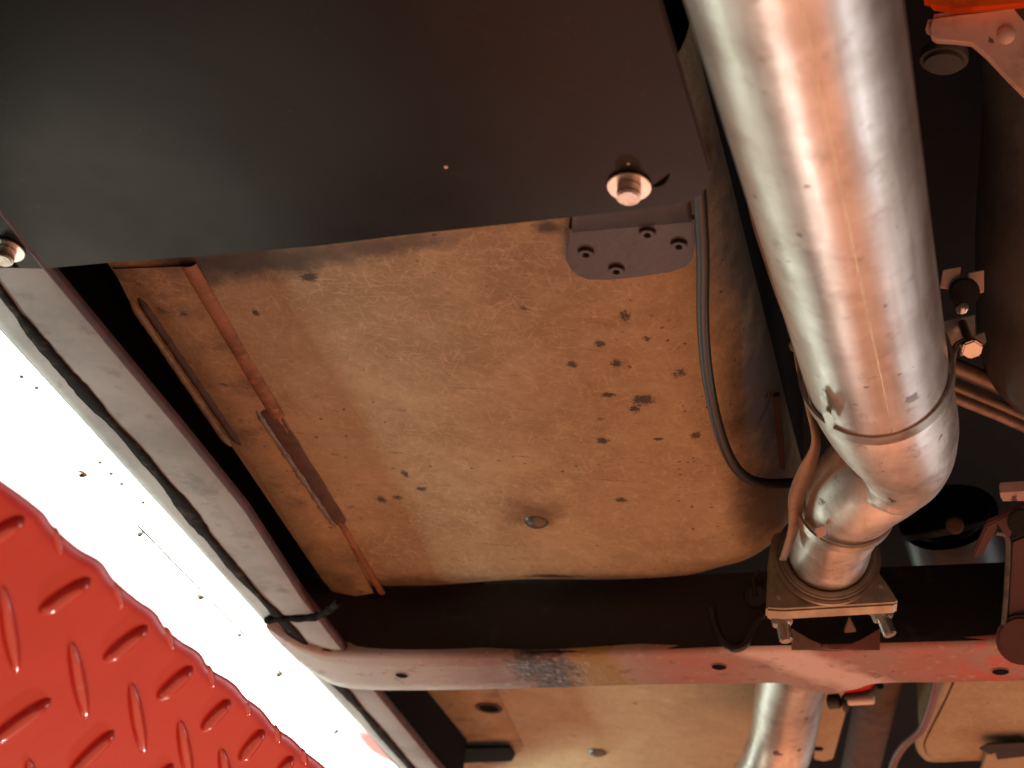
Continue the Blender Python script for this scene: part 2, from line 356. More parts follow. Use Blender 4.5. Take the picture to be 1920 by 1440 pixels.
def line_pts(a, b, n, h): return [H(a[0] + (b[0] - a[0]) * i / n, a[1] + (b[1] - a[1]) * i / n, h) for i in range(n + 1)]
def ridge(name, a, b, w, hgt, h, mt, parent, n=40, jit=0, taper=False):
    """half-round bead along a pixel line on level h, standing down from it"""
    c = line_pts(a, b, n, h); d = (c[-1] - c[0]).normalized(); s = d.cross(UP).normalized(); rows = []
    for i, p in enumerate(c):
        k = 1.0
        if taper: e = min(i, n - i) / 3; k = math.sin(min(1, e) * math.pi / 2)
        ww = w * (.25 + .75 * k) * (1 + random.uniform(-jit, jit))
        rows.append([p + s * ww * math.cos(t) + DOWN * (hgt * k * math.sin(t) - .0004) for t in [math.pi * j / 8 for j in range(9)]])
    return strip(name, rows, mt, parent)
# stained flange sheet beside the rib, on the left rim of the pan
fl = [H(x, y, hp - .0016) for x, y in ((213, 505), (345, 500), (420, 630), (490, 752), (560, 860), (640, 990), (700, 1112), (634, 1124), (600, 1080), (560, 1015), (512, 935), (478, 880), (440, 835), (380, 760), (300, 650), (245, 570))]
slab('flange_sheet', fl, STAIN, pan, .0012, UP, 0)
ridge('rib', (352, 495), (520, 780), .0062, .0032, hp - .0008, RUST, pan)
ridge('rib', (520, 780), (716, 1112), .0035, .0022, hp - .0008, RUST, pan)
ridge('slot_rim', (480, 768), (630, 990), .0034, .0026, hp - .0016, PRIMER, pan, 40, .35, True)
ridge('slot', (497, 765), (640, 988), .0085, .0018, hp - .0016, BROWN, pan, 40, .05, True)
ridge('folded_lip', (259, 556), (452, 838), .0032, .0038, hp - .0016, BROWN, pan, 40, .15, True)
ridge('lip_edge', (243, 560), (432, 838), .0036, .0034, hp - .0016, STAIN, pan, 40, .2, True)
o = dome('drain_plug', H(1006, 974, hp + .001), DOWN, .0115, .007, PLUG, pan)
ring('plug_ring', H(1006, 974, hp + .0004), DOWN, .010, .0155, .0012, BROWN, o)
# a bent lug and a screw on the tunnel side of the pan
slab('side_tab', [D(x, y, 1.22) for x, y in ((1448, 745), (1462, 740), (1470, 830), (1472, 885), (1462, 880), (1455, 820))], BROWN, pan, .004, UP)
cyl('tab_screw', D(1456, 750, 1.215), ray(1456, 750) * -1, .0035, .003, BROWN, pan, 8)

# ---- pan beyond the crossmember
rp = thing('rear_floor_pan', H(1150, 1360, .66), 'smooth tan floor panel beyond the crossmember with overlapping flange sheet', 'panel')
slab('flange_sheet', [H(x, y, .664) for x, y in ((780, 1260), (1000, 1260), (1090, 1520), (905, 1520), (868, 1440), (835, 1370), (812, 1320))], STAIN, rp, .003)
slab('panel', [H(x, y, .656) for x, y in ((915, 1255), (1440, 1255), (1425, 1320), (1400, 1420), (1390, 1530), (1055, 1530), (1003, 1440), (965, 1365), (938, 1310))], TAN2, rp, .004, UP, .0015)
for nm, x, y, r, mt in (('drain_hole', 917, 1327, .0125, HOLE),): cyl(nm, H(x, y, .6637), DOWN, r, .0006, mt, rp)
ring('hole_rim', H(917, 1327, .6638), DOWN, .012, .0165, .0012, BROWN, rp)
dome('drain_plug', H(1120, 1410, .6558), DOWN, .012, .005, PLUG, rp)
slab('stop_block', [H(x, y, .655) for x, y in ((850, 1404), (955, 1402), (966, 1416), (960, 1428), (855, 1432))], MATT_BLACK, rp, .004)

# ---- frame rail
hr = .56
rail = thing('frame_rail', H(300, 800, hr), 'grey box frame rail with black sealed seam running beside the white sill', 'rail')
so = [(-420, 160), (0, 625), (150, 789), (300, 955), (497, 1174), (610, 1296), (745, 1440), (840, 1540)]       # outer edge
sm = [(-400, 90), (-150, 365), (0, 545), (60, 625), (122, 697), (180, 762), (247, 833), (300, 895), (350, 957), (433, 1060), (480, 1112), (522, 1156), (650, 1300), (775, 1445), (850, 1535)]
si = [(-260, 60), (84, 500), (200, 640), (330, 795), (460, 955), (566, 1118), (700, 1290), (822, 1440), (900, 1530)]
def interp(line, n):
    P = [Vector((x, y, 0)) for x, y in line]; ln = [0]
    for i in range(1, len(P)): ln.append(ln[-1] + (P[i] - P[i - 1]).length)
    out = []
    for k in range(n + 1):
        t = ln[-1] * k / n; i = max(j for j in range(len(P)) if ln[j] <= t + 1e-6); i = min(i, len(P) - 2)
        out.append(P[i].lerp(P[i + 1], (t - ln[i]) / (ln[i + 1] - ln[i])))
    return out
N = 70
A, S_, I = interp(so, N), interp(sm, N), interp(si, N)
def face(a, b, name, mt, z0=0, z1=0, lift=None):
    rows = []
    for p, r in zip(a, b):
        P0, P1 = H(p.x, p.y, hr + z0), H(r.x, r.y, hr + z1); rows.append([P0 + UP * .012] + [P0.lerp(P1, t) + UP * (lift(t) if lift else 0) for t in (0, .06, .2, .4, .6, .8, .94, 1)] + [P1 + UP * .003])
    return strip(name, rows, mt, rail)
face(A, S_, 'outer_flange', RAIL, .003, .0015, lambda t: .004 * max(0, .12 - t) / .12)
face(S_, I, 'lower_face', RAIL, 0, 0, lambda t: .0012 * max(0, t - .75) / .25)
# sealer bead in the seam, uneven
rows = []
for i in range(161):
    k = i / 160 * N; j = min(int(k), N - 1); p = S_[j].lerp(S_[j + 1], k - j)
    wpx = 9.5 + 1.6 * math.sin(i * .21) + 1.4 * math.sin(i * .53 + 1) + random.uniform(-1, 1)
    if i > 100: wpx *= .8
    rows.append([H(p.x + wpx * u * .8, p.y - wpx * u * .7, hr - .0014 * (1 - u * u) - .0006) for u in (-1, -.6, 0, .6, 1)])
strip('seam_sealer', rows, SEAL, rail)
# rounded maroon lip on the inner lower edge and the web going up into the dark
rows = []
for p in I: 
    b = H(p.x, p.y, hr); rows.append([b + Vector((math.sin(t) * .0032 - .0010, 0, .0045 - .0052 * math.cos(t))) for t in [-1.3 + 3.2 * j / 10 for j in range(11)]])
strip('inner_lip', rows, MAROON, rail)
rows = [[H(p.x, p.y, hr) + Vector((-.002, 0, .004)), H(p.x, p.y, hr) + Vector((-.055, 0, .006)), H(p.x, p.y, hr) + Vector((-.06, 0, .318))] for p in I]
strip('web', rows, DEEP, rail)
strip('leak_stop_wall', [[H(p.x, p.y, hr) + Vector((.008, 0, .011)), H(p.x, p.y, hr) + Vector((.012, 0, .05)), H(p.x, p.y, hr) + Vector((.012, 0, .318))] for p in A], DEEP, rail)  # added wall, stops light leaking past the rail from the left

# ---- white sill (overexposed)
sill = thing('sill_panel', H(200, 950, .565), 'bright white sill panel with a row of small screws beside the grey rail', 'panel')
ol = [(-700, 300), (-120, 830), (0, 960), (200, 1130), (420, 1340), (560, 1470), (700, 1600)]
O_ = interp(ol, N); rows = []
for p, r in zip(A, O_):
    P0, P1 = H(p.x + 4, p.y - 3, hr + .0080), H(r.x, r.y, hr + .085); rows.append([P0 + UP * .02] + [P0.lerp(P1, t) for t in (0, .3, .6, 1)])
strip('panel', rows, WHITE, sill)
def on_sill(px, py):
    # nearest station along the sill gives its level
    best = min(range(N + 1), key=lambda i: abs((A[i].x - px) + (A[i].y - py)))
    a, b = A[best], O_[best]; d = (b - a).length; t = max(0, min(1, (Vector((px, py, 0)) - a).dot((b - a) / d) / d))
    return H(px, py, hr + .0080 + .0770 * t - .0012)
a = [on_sill(260 + 385 * i / 30, 982 + 396 * i / 30) for i in range(31)]
a = [p + DOWN * .0022 for p in a]
tube('panel_gap', a, .0007, MATT_BLACK, sill, 6)
for x, y, r in ((155, 887, .0048), (262, 1001, .0030), (376, 1118, .0042), (449, 1190, .0028), (522, 1264, .0038), (629, 1372, .0034)):
    p = on_sill(x, y); s = dome('screw', p, DOWN, r, r * .55, PRIMER if r < .0031 else STRAP, sill, 12, 4)
    cyl('screw_slot', p + DOWN * r * .5, DOWN, r * .5, .0006, HOLE, s, 8, 0)
for x, y in ((40, 706), (68, 727), (187, 867), (208, 888), (228, 907), (268, 942), (45, 560)):
    dome('screw', on_sill(x, y), DOWN, .0016, .0012, PRIMER, sill, 8, 3)

# ---- red tread plate
tp_o = D(300, 1250, .86); tn = Vector((.72, 0, -.69)).normalized(); tu = Vector((0, 1, 0)); tv = tu.cross(tn); tv = tv if tv.z > 0 else -tv
def T(px, py):
    r = ray(px, py); s = (tp_o - CAM).dot(tn) / r.dot(tn); return CAM + r * s
tread = thing('tread_plate', T(200, 1300), 'glossy red raised-tread metal plate below the white sill', 'plate')
edge = [(-330, 640), (-215, 735), (-100, 820), (-45, 862), (0, 900), (35, 925), (62, 945), (85, 965), (103, 990), (130, 1015), (160, 1038), (193, 1057), (217, 1090), (260, 1127), (293, 1150), (313, 1180), (347, 1208), (377, 1227), (397, 1257), (440, 1283), (463, 1310), (493, 1333), (520, 1367), (550, 1387), (573, 1410), (607, 1437), (640, 1470), (680, 1500)]
es = spline([T(x, y) for x, y in edge], 6); rows = []
for p in es:
    rows.append([p - tn * .012 - tv * .004, p - tn * .004 - tv * .0006, p - tn * .0012, p - tv * .002 + tn * .0002, p - tv * .01, p - tv * .03, p - tv * .06, p - tv * .11, p - tv * .21])
sh = strip('sheet', rows, RED, tread)
def tread_bar(a, b, wd, hgt, sink=0):
    A_, B_ = T(*a) - tn * sink, T(*b); d = B_ - A_; ln = d.length; d.normalize(); s = d.cross(tn).normalized(); rows = []
    n = 14
    for i in range(n + 1):
        t = i / n; k = max(.02, math.sin(math.pi * t) ** .42)
        c = A_ + d * ln * t
        rows.append([c + s * wd * k * math.cos(u) + tn * (hgt * min(1, k * 1.2) * math.sin(u) - .0006) for u in [math.pi * j / 8 for j in range(9)]])
    return strip('raised_tread', rows, TREAD, tread)
slant = [((70, 1150), (172, 1084)), ((192, 1240), (278, 1172)), ((293, 1312), (362, 1248)), ((377, 1370), (432, 1310)), ((448, 1428), (495, 1366)), ((-55, 1035), (48, 968)), ((-30, 1400), (98, 1308)), ((128, 1455), (215, 1368)), ((510, 1475), (548, 1416)), ((260, 1510), (325, 1430))]
steep = [((2, 1095), (32, 1265)), ((132, 1200), (162, 1350)), ((245, 1278), (270, 1416)), ((336, 1348), (358, 1470)), ((414, 1402), (432, 1500)), ((52, 1420), (80, 1560)), ((-125, 1000), (-95, 1160))]
short = [((103, 990), (115, 1042)), ((214, 1092), (230, 1142)), ((311, 1178), (325, 1218)), ((391, 1250), (402, 1290)), ((460, 1316), (469, 1342)), ((516, 1362), (525, 1394)), ((566, 1406), (575, 1434)), ((-22, 880), (-6, 938))]
for a, b in slant: tread_bar(a, b, .0056, .0048)
for a, b in steep: tread_bar(a, b, .0044, .0042)
for a, b in short: tread_bar(a, b, .0026, .0022, .001)

# ---- crossmember
hx = .554
xm = thing('crossmember', H(1200, 1260, hx), 'channel crossmember with black web and red-oversprayed lower flange', 'crossmember')
yweb = HY(960, 1112, 1).y * 0 + H(960, 1116, hp).y + .006
rows = []
wl = [(500, 1128), (618, 1128), (700, 1118), (900, 1116), (1200, 1112), (1330, 1108), (1500, 1104), (1700, 1098), (2050, 1090)]
bl = [(508, 1184), (560, 1214), (640, 1230), (900, 1230), (1200, 1222), (1330, 1216), (1500, 1212), (1700, 1207), (2050, 1198)]
for (a, b), (c_, d_) in zip(wl, bl):
    B = H(c_, d_, hx); rows.append([B + Vector((0, .004, .075)), B + Vector((0, .004, .05)), B + Vector((0, .004, .012)), B + Vector((0, .006, .004))])
strip('web', rows, FRAME, xm)
top = [(500, 1176), (540, 1203), (590, 1224), (650, 1234), (800, 1236), (1000, 1234), (1200, 1228), (1400, 1222), (1485, 1220), (1510, 1223), (1560, 1226), (1610, 1222), (1650, 1216), (1800, 1212), (2050, 1203)]
bot = [(505, 1186), (540, 1222), (585, 1262), (650, 1292), (800, 1296), (1000, 1292), (1200, 1286), (1400, 1283), (1470, 1284), (1505, 1296), (1555, 1302), (1605, 1294), (1650, 1283), (1800, 1281), (2050, 1274)]
ta, ba = spline([(x, y, 0) for x, y in top], 6), spline([(x, y, 0) for x, y in bot], 6); rows = []
for p, r in zip(ta, ba):
    P0, P1 = H(p.x, p.y, hx), H(r.x, r.y, hx)
    rows.append([P0 + Vector((0, -.001, .016)), P0 + Vector((0, -.003, .007)), P0 + Vector((0, -.001, .002))] + [P0.lerp(P1, t) for t in (.06, .25, .5, .75, .95)] + [P1 + Vector((0, .001, .0015)), P1 + Vector((0, 0, .006)), P1 + Vector((0, -.004, .008))])
strip('lower_flange', rows, XFL, xm)
rows = [[r[0] + Vector((0, .0, -.0005)), r[0] + Vector((0, .003, .03))] for r in rows]
strip('flange_bend', rows, MAROON, xm)
for x, y, r in ((753, 1267, .0062), (1348, 1251, .0068), (1876, 1260, .0072)):
    o = cyl('bolt_hole', H(x, y, hx - .0004), UP, r, .002, HOLE, xm, 24, 0)
    ring('hole_edge', H(x, y, hx - .0008), UP, r, r + .0008, .0015, XFL, o, 24, 0)
# arched lip where the exhaust passes
yf = H(1560, 1206, hx).y - .004; rows = []
for i in range(25):
    t = i / 24; x = 1484 + 166 * t; y = 1178 + 34 * math.sin(math.pi * t)
    p = HY(x, y, yf); rows.append([p + Vector((0, .012, .002)), p + Vector((0, .004, .0015)), p, HY(x, y + 6, yf), HY(x, 1219, yf + .001)])
strip('notch_lip', rows, XFL, xm)
# weld bead at the rail joint and paint nicks on the web
wb = spline([H(x, y, hx + .004) for x, y in ((498, 1163), (540, 1160), (590, 1157), (615, 1145), (635, 1128))], 8)
tube('weld_bead', wb, [.0034 + .0005 * math.sin(i * 1.3) + random.uniform(-.0003, .0003) for i in range(len(wb))], SEAL, xm, 10)
for x0, y0, x1, y1 in ((684, 1138, 770, 1136), (900, 1135, 952, 1128), (1118, 1128, 1166, 1121)):
    p0, p1 = HY(x0, y0, yweb), HY(x1, y1, yweb)
    tube('paint_nick', [p0 + Vector((0, -.002, 0)), p1 + Vector((0, -.002, 0))], .0006, RAIL, xm, 6)
cyl('web_bolt', HY(1337, 1145, yweb - .001), Vector((0, -1, -.2)), .008, .006, BROWN, xm, 6)
for x, y in ((1840, 1160), (1862, 1163)): cyl('web_bolt', HY(x, y, yweb + .0), Vector((0, -1, -.3)), .0075, .01, FLANGE, xm, 6)

# ================================================================== objects
# ---- black cover plate
hq = .56
plate = thing('cover_plate', H(700, 250, hq), 'satin black steel cover plate with rounded corners and two washered bolts', 'plate')
pl = [(-420, -560), (-95, 430), (-85, 470), (-60, 495), (-15, 504), (83, 506), (213, 494), (367, 483), (600, 463), (760, 443), (1060, 411), (1240, 390), (1285, 383), (1312, 370), (1328, 350), (1334, 325), (1328, 300), (1240, 0), (1075, -560)]
slab('sheet', [H(x, y, hq) for x, y in pl], SATIN, plate, .003, UP, .0012)
for x, y, r in ((1180, 347, .0122), (12, 466, .0118)):
    b = H(x, y, hq); o = ring('washer', b + DOWN * .0003, DOWN, .0055, r, .0018, WASH, plate)
    cyl('bolt_head', b + DOWN * .0015, DOWN, .0068, .0085, ZINC, o, 32, .0010)
arc = [H(1218 + 40 * math.sin(t), 312 + 40 * math.cos(t) * .95, hq - .0002) for t in [.1 + 1.1 * i / 12 for i in range(13)]]
tube('slot_mark', arc, [.0002 + .0012 * math.sin(math.pi * i / 12) for i in range(13)], HOLE, plate, 8)
dome('chip', H(836, 313, hq), DOWN, .0012, .0006, PALE, plate, 8, 3)
dome('chip', H(1178, 307, hq), DOWN, .0008, .0006, PALE, plate, 8, 3)

# ---- mounting bracket
hb = .612
bk = thing('mounting_bracket', H(1180, 470, hb), 'dark painted bracket with four rivets below the cover plate corner', 'bracket')
bp = [(1066, 428), (1060, 470), (1061, 490), (1070, 508), (1084, 520), (1104, 526), (1140, 527), (1200, 521), (1258, 512), (1285, 503), (1300, 487), (1303, 460), (1301, 412)]
slab('flange', [H(x, y, hb) for x, y in bp], BRKT, bk, .006, UP, .0012)
rows = [[H(1072 + 226 * t, 432 - 20 * t, hb - .0003), H(1072 + 226 * t, 425 - 20 * t, hb - .003), H(1073 + 222 * t, 405 - 24 * t, hb - .02), H(1075 + 215 * t, 380 - 24 * t, hb - .047)] for t in [i / 20 for i in range(21)]]
strip('upright', rows, BRKT, bk, .003)
slab('side_gusset', [H(1066, 428, hb), H(1072, 400, hb - .02), H(1078, 402, hb - .02), H(1072, 430, hb)], HOLE, bk, .004)
for x, y in ((1099, 474), (1156, 506), (1214, 437), (1273, 459)):
    o = ring('rivet', H(x, y, hb - .0002), DOWN, .002, .0055, .002, BRKT, bk, 20, .0006)
    cyl('rivet_core', H(x, y, hb - .0003), DOWN, .0022, .0012, HOLE, o, 12, 0)

# ---- hose
hs = spline([H(x, y, h) for x, y, h in ((1300, 250, .585), (1312, 370, .585), (1318, 480, .583), (1318, 600, .583), (1326, 700, .585), (1345, 795, .588), (1368, 858, .592), (1395, 892, .6), (1432, 906, .61), (1500, 905, .63))], 10)
o = tube('brake_hose', hs, .0041, RUBBER, None, 16); o['label'] = 'black rubber hose curving down between tan pan and exhaust'; o['category'] = 'hose'

# ---- exhaust: front pipe, elbow, stub
def cum(pts): return [D(x, y, d) for x, y, d in pts]
fp = thing('exhaust_pipe', D(1570, 365, .84), 'long shiny galvanised exhaust pipe with lengthwise weld seam', 'pipe')
n = 24; ext = PA + (PA - PB) * .42
tube('pipe', [ext.lerp(PB - (PB - PA) * .03, i / n) for i in range(n + 1)], .045, PIPE, fp, 72)
ax = (PB - PA).normalized(); tocam = (CAM - PA.lerp(PB, .5)).normalized()
def on_pipe(px, py, out=0):
    """point where the ray meets the front pipe"""
    r = ray(px, py).normalized(); oc = CAM - PA; d = r - ax * r.dot(ax); e = oc - ax * oc.dot(ax)
    a_, b_, c_ = d.dot(d), 2 * d.dot(e), e.dot(e) - (.045 + out) ** 2
    return CAM + r * ((-b_ - math.sqrt(max(0, b_ * b_ - 4 * a_ * c_))) / (2 * a_))
p0, p1 = on_pipe(1505, 20), on_pipe(1676, 745)
nrm = (p0 - PA); nrm = (nrm - nrm.dot(ax) * ax).normalized()
tube('weld_seam', [PA + nrm * .0449 + ax * t for t in [-.2 + .6 * i / 20 for i in range(21)] if t < (PB - PA).length], .0006, SEAMM, fp, 6)

el = thing('exhaust_elbow', D(1660, 880, 1.1), 'crushed-bend galvanised elbow joining the long pipe to the short stub', 'pipe')
leg1 = [(1643, 698, .995, .0455), (1650, 728, 1.008, .0457), (1668, 773, 1.035, .0440), (1686, 815, 1.06, .0400), (1697, 850, 1.08, .0340), (1690, 885, 1.10, .0290), (1665, 915, 1.115, .0240)]
leg2 = [(1742, 790, 1.09, .018), (1722, 820, 1.10, .030), (1688, 853, 1.115, .0375), (1650, 883, 1.13, .0385), (1615, 912, 1.15, .0370), (1592, 940, 1.175, .0350), (1577, 965, 1.195, .034), (1566, 990, 1.215, .0335)]
ev, ef = [], []
for lg in (leg1, leg2):
    pp = spline([tuple(D(a, b, c_)) for a, b, c_, d_ in lg], 8); rr = spline([(d_, 0, 0) for *_, d_ in lg], 8)
    t_ = tube('tmp', pp, [x.x for x in rr], ELB, None, 64); k = len(ev)
    ev += [v.co.copy() for v in t_.data.vertices]; ef += [[k + i for i in p.vertices] for p in t_.data.polygons]
    bpy.data.objects.remove(t_); es2 = pp
eo = obj('pipe', ev, ef, ELB, el, True)
md = eo.modifiers.new('weld', 'REMESH'); md.mode = 'VOXEL'; md.voxel_size = .0013; md.use_smooth_shade = True
md = eo.modifiers.new('soften', 'SMOOTH'); md.factor = .5; md.iterations = 8
st = thing('exhaust_stub', D(1555, 1050, 1.26), 'short dull pipe stub rising from the bolted flange', 'pipe')
SA, SB = D(1572, 955, 1.185), D(1551, 1048, 1.262); sax = (SB - SA).normalized()
tube('pipe', [SA.lerp(SB + sax * .02, i / 8) for i in range(9)], .0325, STUB, st, 48)

# flange plate with collar, studs and nuts
fg = thing('exhaust_flange', SB, 'thick steel exhaust flange with collar and two nutted studs', 'flange')
fc = SB - sax * .004
def on_plane(px, py, c, nn): r = ray(px, py); return CAM + r * ((c - CAM).dot(nn) / r.dot(nn))
fpn = (sax + Vector((0, .35, .15))).normalized()
fpts = [on_plane(x, y, fc, fpn) for x, y in ((1448, 1000), (1440, 1050), (1436, 1142), (1470, 1144), (1680, 1132), (1685, 1126), (1668, 1098), (1622, 1035), (1560, 990), (1490, 985))]
slab('plate', fpts, FLANGE, fg, .0105, (Vector((.02, .0, -.42)) + sax * .75).normalized(), .0015)
ring('collar', fc - sax * .008, sax, .0335, .0395, .010, FLANGE, fg, 48, .002)
ring('collar', fc - sax * .003, sax, .0395, .0425, .006, BAND, fg, 48, .001)
for (x, y), (x2, y2) in (((1465, 1158), (1474, 1198)), ((1652, 1148), (1668, 1188))):
    p = D(x, y, 1.262); e = D(x2, y2, 1.262 - .01); d = (e - p).normalized()
    o = cyl('nut_washer', p - d * .005, d, .0105, .003, ZINC, fg, 24)
    cyl('nut', p - d * .002, d, .0092, .0085, ZINC, o, 6, .001)
    cyl('stud', p, d, .0055, .021, ZINC, o, 16, .001)
for x, y in ((1460, 1120), (1652, 1100)):
    p = on_plane(x, y, fc, fpn); cyl('weld_tack', p, (CAM - p), .0018, .001, WASH, fg, 8, 0)
slab('gusset_tip', [D(x, y, 1.30) for x, y in ((1592, 1158), (1582, 1188), (1606, 1186))], STRAP, fg, .003)

# ---- clamps
def clamp(name, c, axis, r, wd, label):
    t = thing(name, c, label, 'clamp'); ring('band', c - axis * wd / 2, axis, r, r + .002, wd, BAND, t, 64, .0003); return t
cc = D(1642, 694, .992); ca = (ax + Vector((.02, .05, .05))).normalized()
c1 = clamp('pipe_clamp', cc, ca, .0471, .014, 'wide band clamp with bolt lug around the end of the long pipe')
def lug(name, pts, d, th, parent, mt=BAND): return slab(name, [D(x, y, d) for x, y in pts], mt, parent, th, ray(1700, 700).normalized(), .0005)
lug('lug', ((1768, 602), (1828, 590), (1829, 628), (1806, 640), (1772, 655)), 1.035, .0025, c1)
lug('lug', ((1800, 640), (1846, 622), (1850, 642), (1822, 664), (1800, 668)), 1.01, .0025, c1)
tube('lug_arm', spline([D(x, y, d) for x, y, d in ((1783, 700, 1.0), (1786, 672, 1.0), (1792, 650, 1.005), (1806, 640, 1.01))], 6), .0022, BAND, c1, 8)
b0, b1 = D(1804, 606, 1.03), D(1820, 648, 1.004); d = (b1 - b0).normalized()
cyl('clamp_bolt', b0, d, .0032, (b1 - b0).length, ZINC, c1, 12)
cyl('bolt_head', b1, d, .0072, .006, ZINC, c1, 6, .001)
def on_pipe_tab(name, pts, out, th, mt):
    P = [on_pipe(x, y, out) for x, y in pts]; c_ = sum(P, Vector()) / len(P)
    return slab(name, P, mt, c1, th, (CAM - c_).normalized(), .0006)
on_pipe_tab('ear', ((1536, 738), (1546, 744), (1560, 770), (1556, 784), (1543, 772)), .003, .004, BAND)
on_pipe_tab('ear', ((1541, 772), (1552, 770), (1567, 786), (1560, 810), (1552, 806)), .006, .005, BAND)
c2c = D(1585, 946, 1.178); c2 = clamp('stub_clamp', c2c, (sax * .8 + (es2[-10] - es2[-20]).normalized() * .4).normalized(), .0365, .0095, 'narrow band clamp where the elbow meets the stub')
lug('ear', ((1529, 990), (1545, 984), (1548, 1003), (1532, 1011)), 1.143, .006, c2, PALE)

# ---- twisted strap beside the pipe
sp = thing('hanger_strap', D(1500, 640, 1.0), 'thin rusty metal strap twisting down beside the shiny pipe', 'strap')
sk = [(1398, 300, .99, 5), (1412, 400, 1.0, 5), (1435, 480, 1.01, 4), (1462, 560, 1.03, 4), (1490, 630, 1.05, 6), (1500, 690, 1.06, 6), (1520, 770, 1.08, 7), (1530, 830, 1.10, 8), (1512, 880, 1.12, 16), (1494, 930, 1.15, 16), (1488, 990, 1.18, 10), (1468, 1050, 1.21, 6)]
pts = spline([tuple(D(a, b, c_)) for a, b, c_, _ in sk], 8); ws = spline([(w_, 0, 0) for *_, w_ in sk], 8); rows = []
for i, p in enumerate(pts):
    hw = ws[i].x * 1.1 / F; r = .007; k = math.acos(min(1, hw / r)) if hw < r else 0
    vd = (p - CAM).normalized(); sd = Vector((right.x, right.y, right.z)); s = (sd * math.cos(k) + vd * math.sin(k)) * r
    rows.append([p - s, p, p + s])
strip('strap', rows, STRAP, sp, .0012)
cyl('strap_tab', D(1492, 648, 1.046), ray(1492, 648) * -1, .005, .003, BAND, sp, 6)

# ---- hanging wire loop
lp = spline([HY(x, y, yweb - .02) for x, y in ((1335, 1140), (1340, 1170), (1352, 1198), (1375, 1216), (1398, 1208), (1412, 1180), (1425, 1160), (1445, 1145))], 8)
o = tube('wire_loop', lp, .0035, RUBBER, None, 10); o['label'] = 'thin black wire looping over the crossmember beside the flange'; o['category'] = 'wire'
fz = thing('wire_clip', HY(1415, 1110, yweb - .02), 'glossy black wire clip on the crossmember web beside the flange', 'clip')
cyl('clip_body', HY(1412, 1120, yweb - .015), Vector((.4, -1, -.3)), .010, .014, RUBBER, fz, 12, .002)
tube('clip_wire', [HY(1418, 1120, yweb - .03), HY(1412, 1085, yweb - .03), HY(1424, 1070, yweb - .03)], .0018, RUBBER, fz, 8)

# ---- exhaust beyond the crossmember
rx = thing('rear_exhaust_pipe', D(1470, 1360, 1.58), 'shiny exhaust pipe continuing beyond the crossmember', 'pipe')
rk = [(1500, 1215, 1.46), (1482, 1290, 1.54), (1473, 1350, 1.60), (1462, 1400, 1.63), (1440, 1450, 1.66), (1400, 1510, 1.70)]
RP = mat_pipe('rear_pipe_metal', D(1482, 1290, 1.54), D(1473, 1350, 1.6)).done()
tube('pipe', spline([tuple(D(*p)) for p in rk], 8), .0345, RP, rx, 48)

# ---- right-hand side: gearbox casting, brackets, lines
gb = thing('gearbox', D(1900, 450, 1.15), 'large dark grey casting with rounded end beside the exhaust pipe', 'gearbox')
gk = [(2020, -200, .98, .064), (2018, 0, 1.03, .064), (2015, 200, 1.08, .062), (1990, 400, 1.13, .060), (1984, 540, 1.17, .060), (1986, 640, 1.19, .059), (1992, 690, 1.205, .053), (2000, 728, 1.215, .042), (2008, 755, 1.22, .024), (2012, 768, 1.222, .004)]
gs = spline([tuple(D(a, b, c_)) for a, b, c_, _ in gk], 6); gr = spline([(r_, 0, 0) for *_, r_ in gk], 6)
tube('casing', gs, [x.x for x in gr], CAST, gb, 48)
hs_ = thing('engine_mount', D(1830, 60, 1.0), 'pale cast engine mount under an orange painted block', 'mount')
slab('plate', [D(x, y, .99) for x, y in ((1742, 28), (1735, 55), (1740, 72), (1756, 82), (1790, 84), (1822, 88), (1850, 112), (1890, 155), (1925, 190), (2050, 300), (2050, -10), (1800, 20))], PALE, hs_, .02, ray(1830, 60).normalized(), .003)
dome('rivet', D(1886, 66, .989), ray(1886, 66) * -1, .006, .003, PALE, hs_, 12, 4)
cyl('bush', D(1771, 92, 1.02), Vector((-.1, .2, -1)), .0155, .012, CAST, hs_, 24, .003)
ob = slab('orange_block', [D(x, y, .975) for x, y in ((1722, -60), (1726, 2), (1740, 18), (1790, 27), (1850, 22), (2000, 8), (2000, -90))], ORANGE, None, .05, ray(1830, 0).normalized(), .004)
ob['label'] = 'bright orange painted metal block above the pale mount'; ob['category'] = 'block'
br = thing('support_bracket', D(1800, 525, 1.12), 'small square-lugged bracket between exhaust pipe and dark casting', 'bracket')
lug('plate', ((1768, 506), (1802, 500), (1797, 544), (1762, 540)), 1.12, .004, br, PALE)
lug('plate', ((1815, 512), (1845, 506), (1845, 548), (1818, 552)), 1.13, .004, br, PALE)
cyl('rubber_bush', D(1808, 548, 1.125), ray(1808, 548) * -1 + Vector((0, 0, .0)), .011, .012, RUBBER, br, 20, .002)
dome('bolt', D(1803, 577, 1.10), ray(1803, 577) * -1, .005, .004, ZINC, br, 10, 4)
for k, (a, b) in enumerate((((1775, 682), (1960, 762)), ((1780, 722), (1960, 800)), ((1780, 742), (1960, 818)))):
    p0, p1 = D(a[0], a[1], 1.2), D(b[0], b[1], 1.22); s = Vector((0, .0, .006 if k else .012))
    o = tube('steel_line', [p0, p0.lerp(p1, .5) + Vector((0, 0, .001)), p1], .0045 if k else .007, STRAP, None, 12)
    o['label'] = ['thick brown steel line crossing under the dark casting', 'thin brown steel line crossing under the dark casting', 'lowest thin brown steel line crossing under the dark casting'][k]; o['category'] = 'line'
fl_ = thing('filter_canister', D(1790, 960, 1.4), 'black round canister in the shadow right of the elbow', 'canister')
cyl('can', D(1775, 960, 1.42), Vector((.15, .9, -.35)), .045, .06, FRAME, fl_, 40, .006)
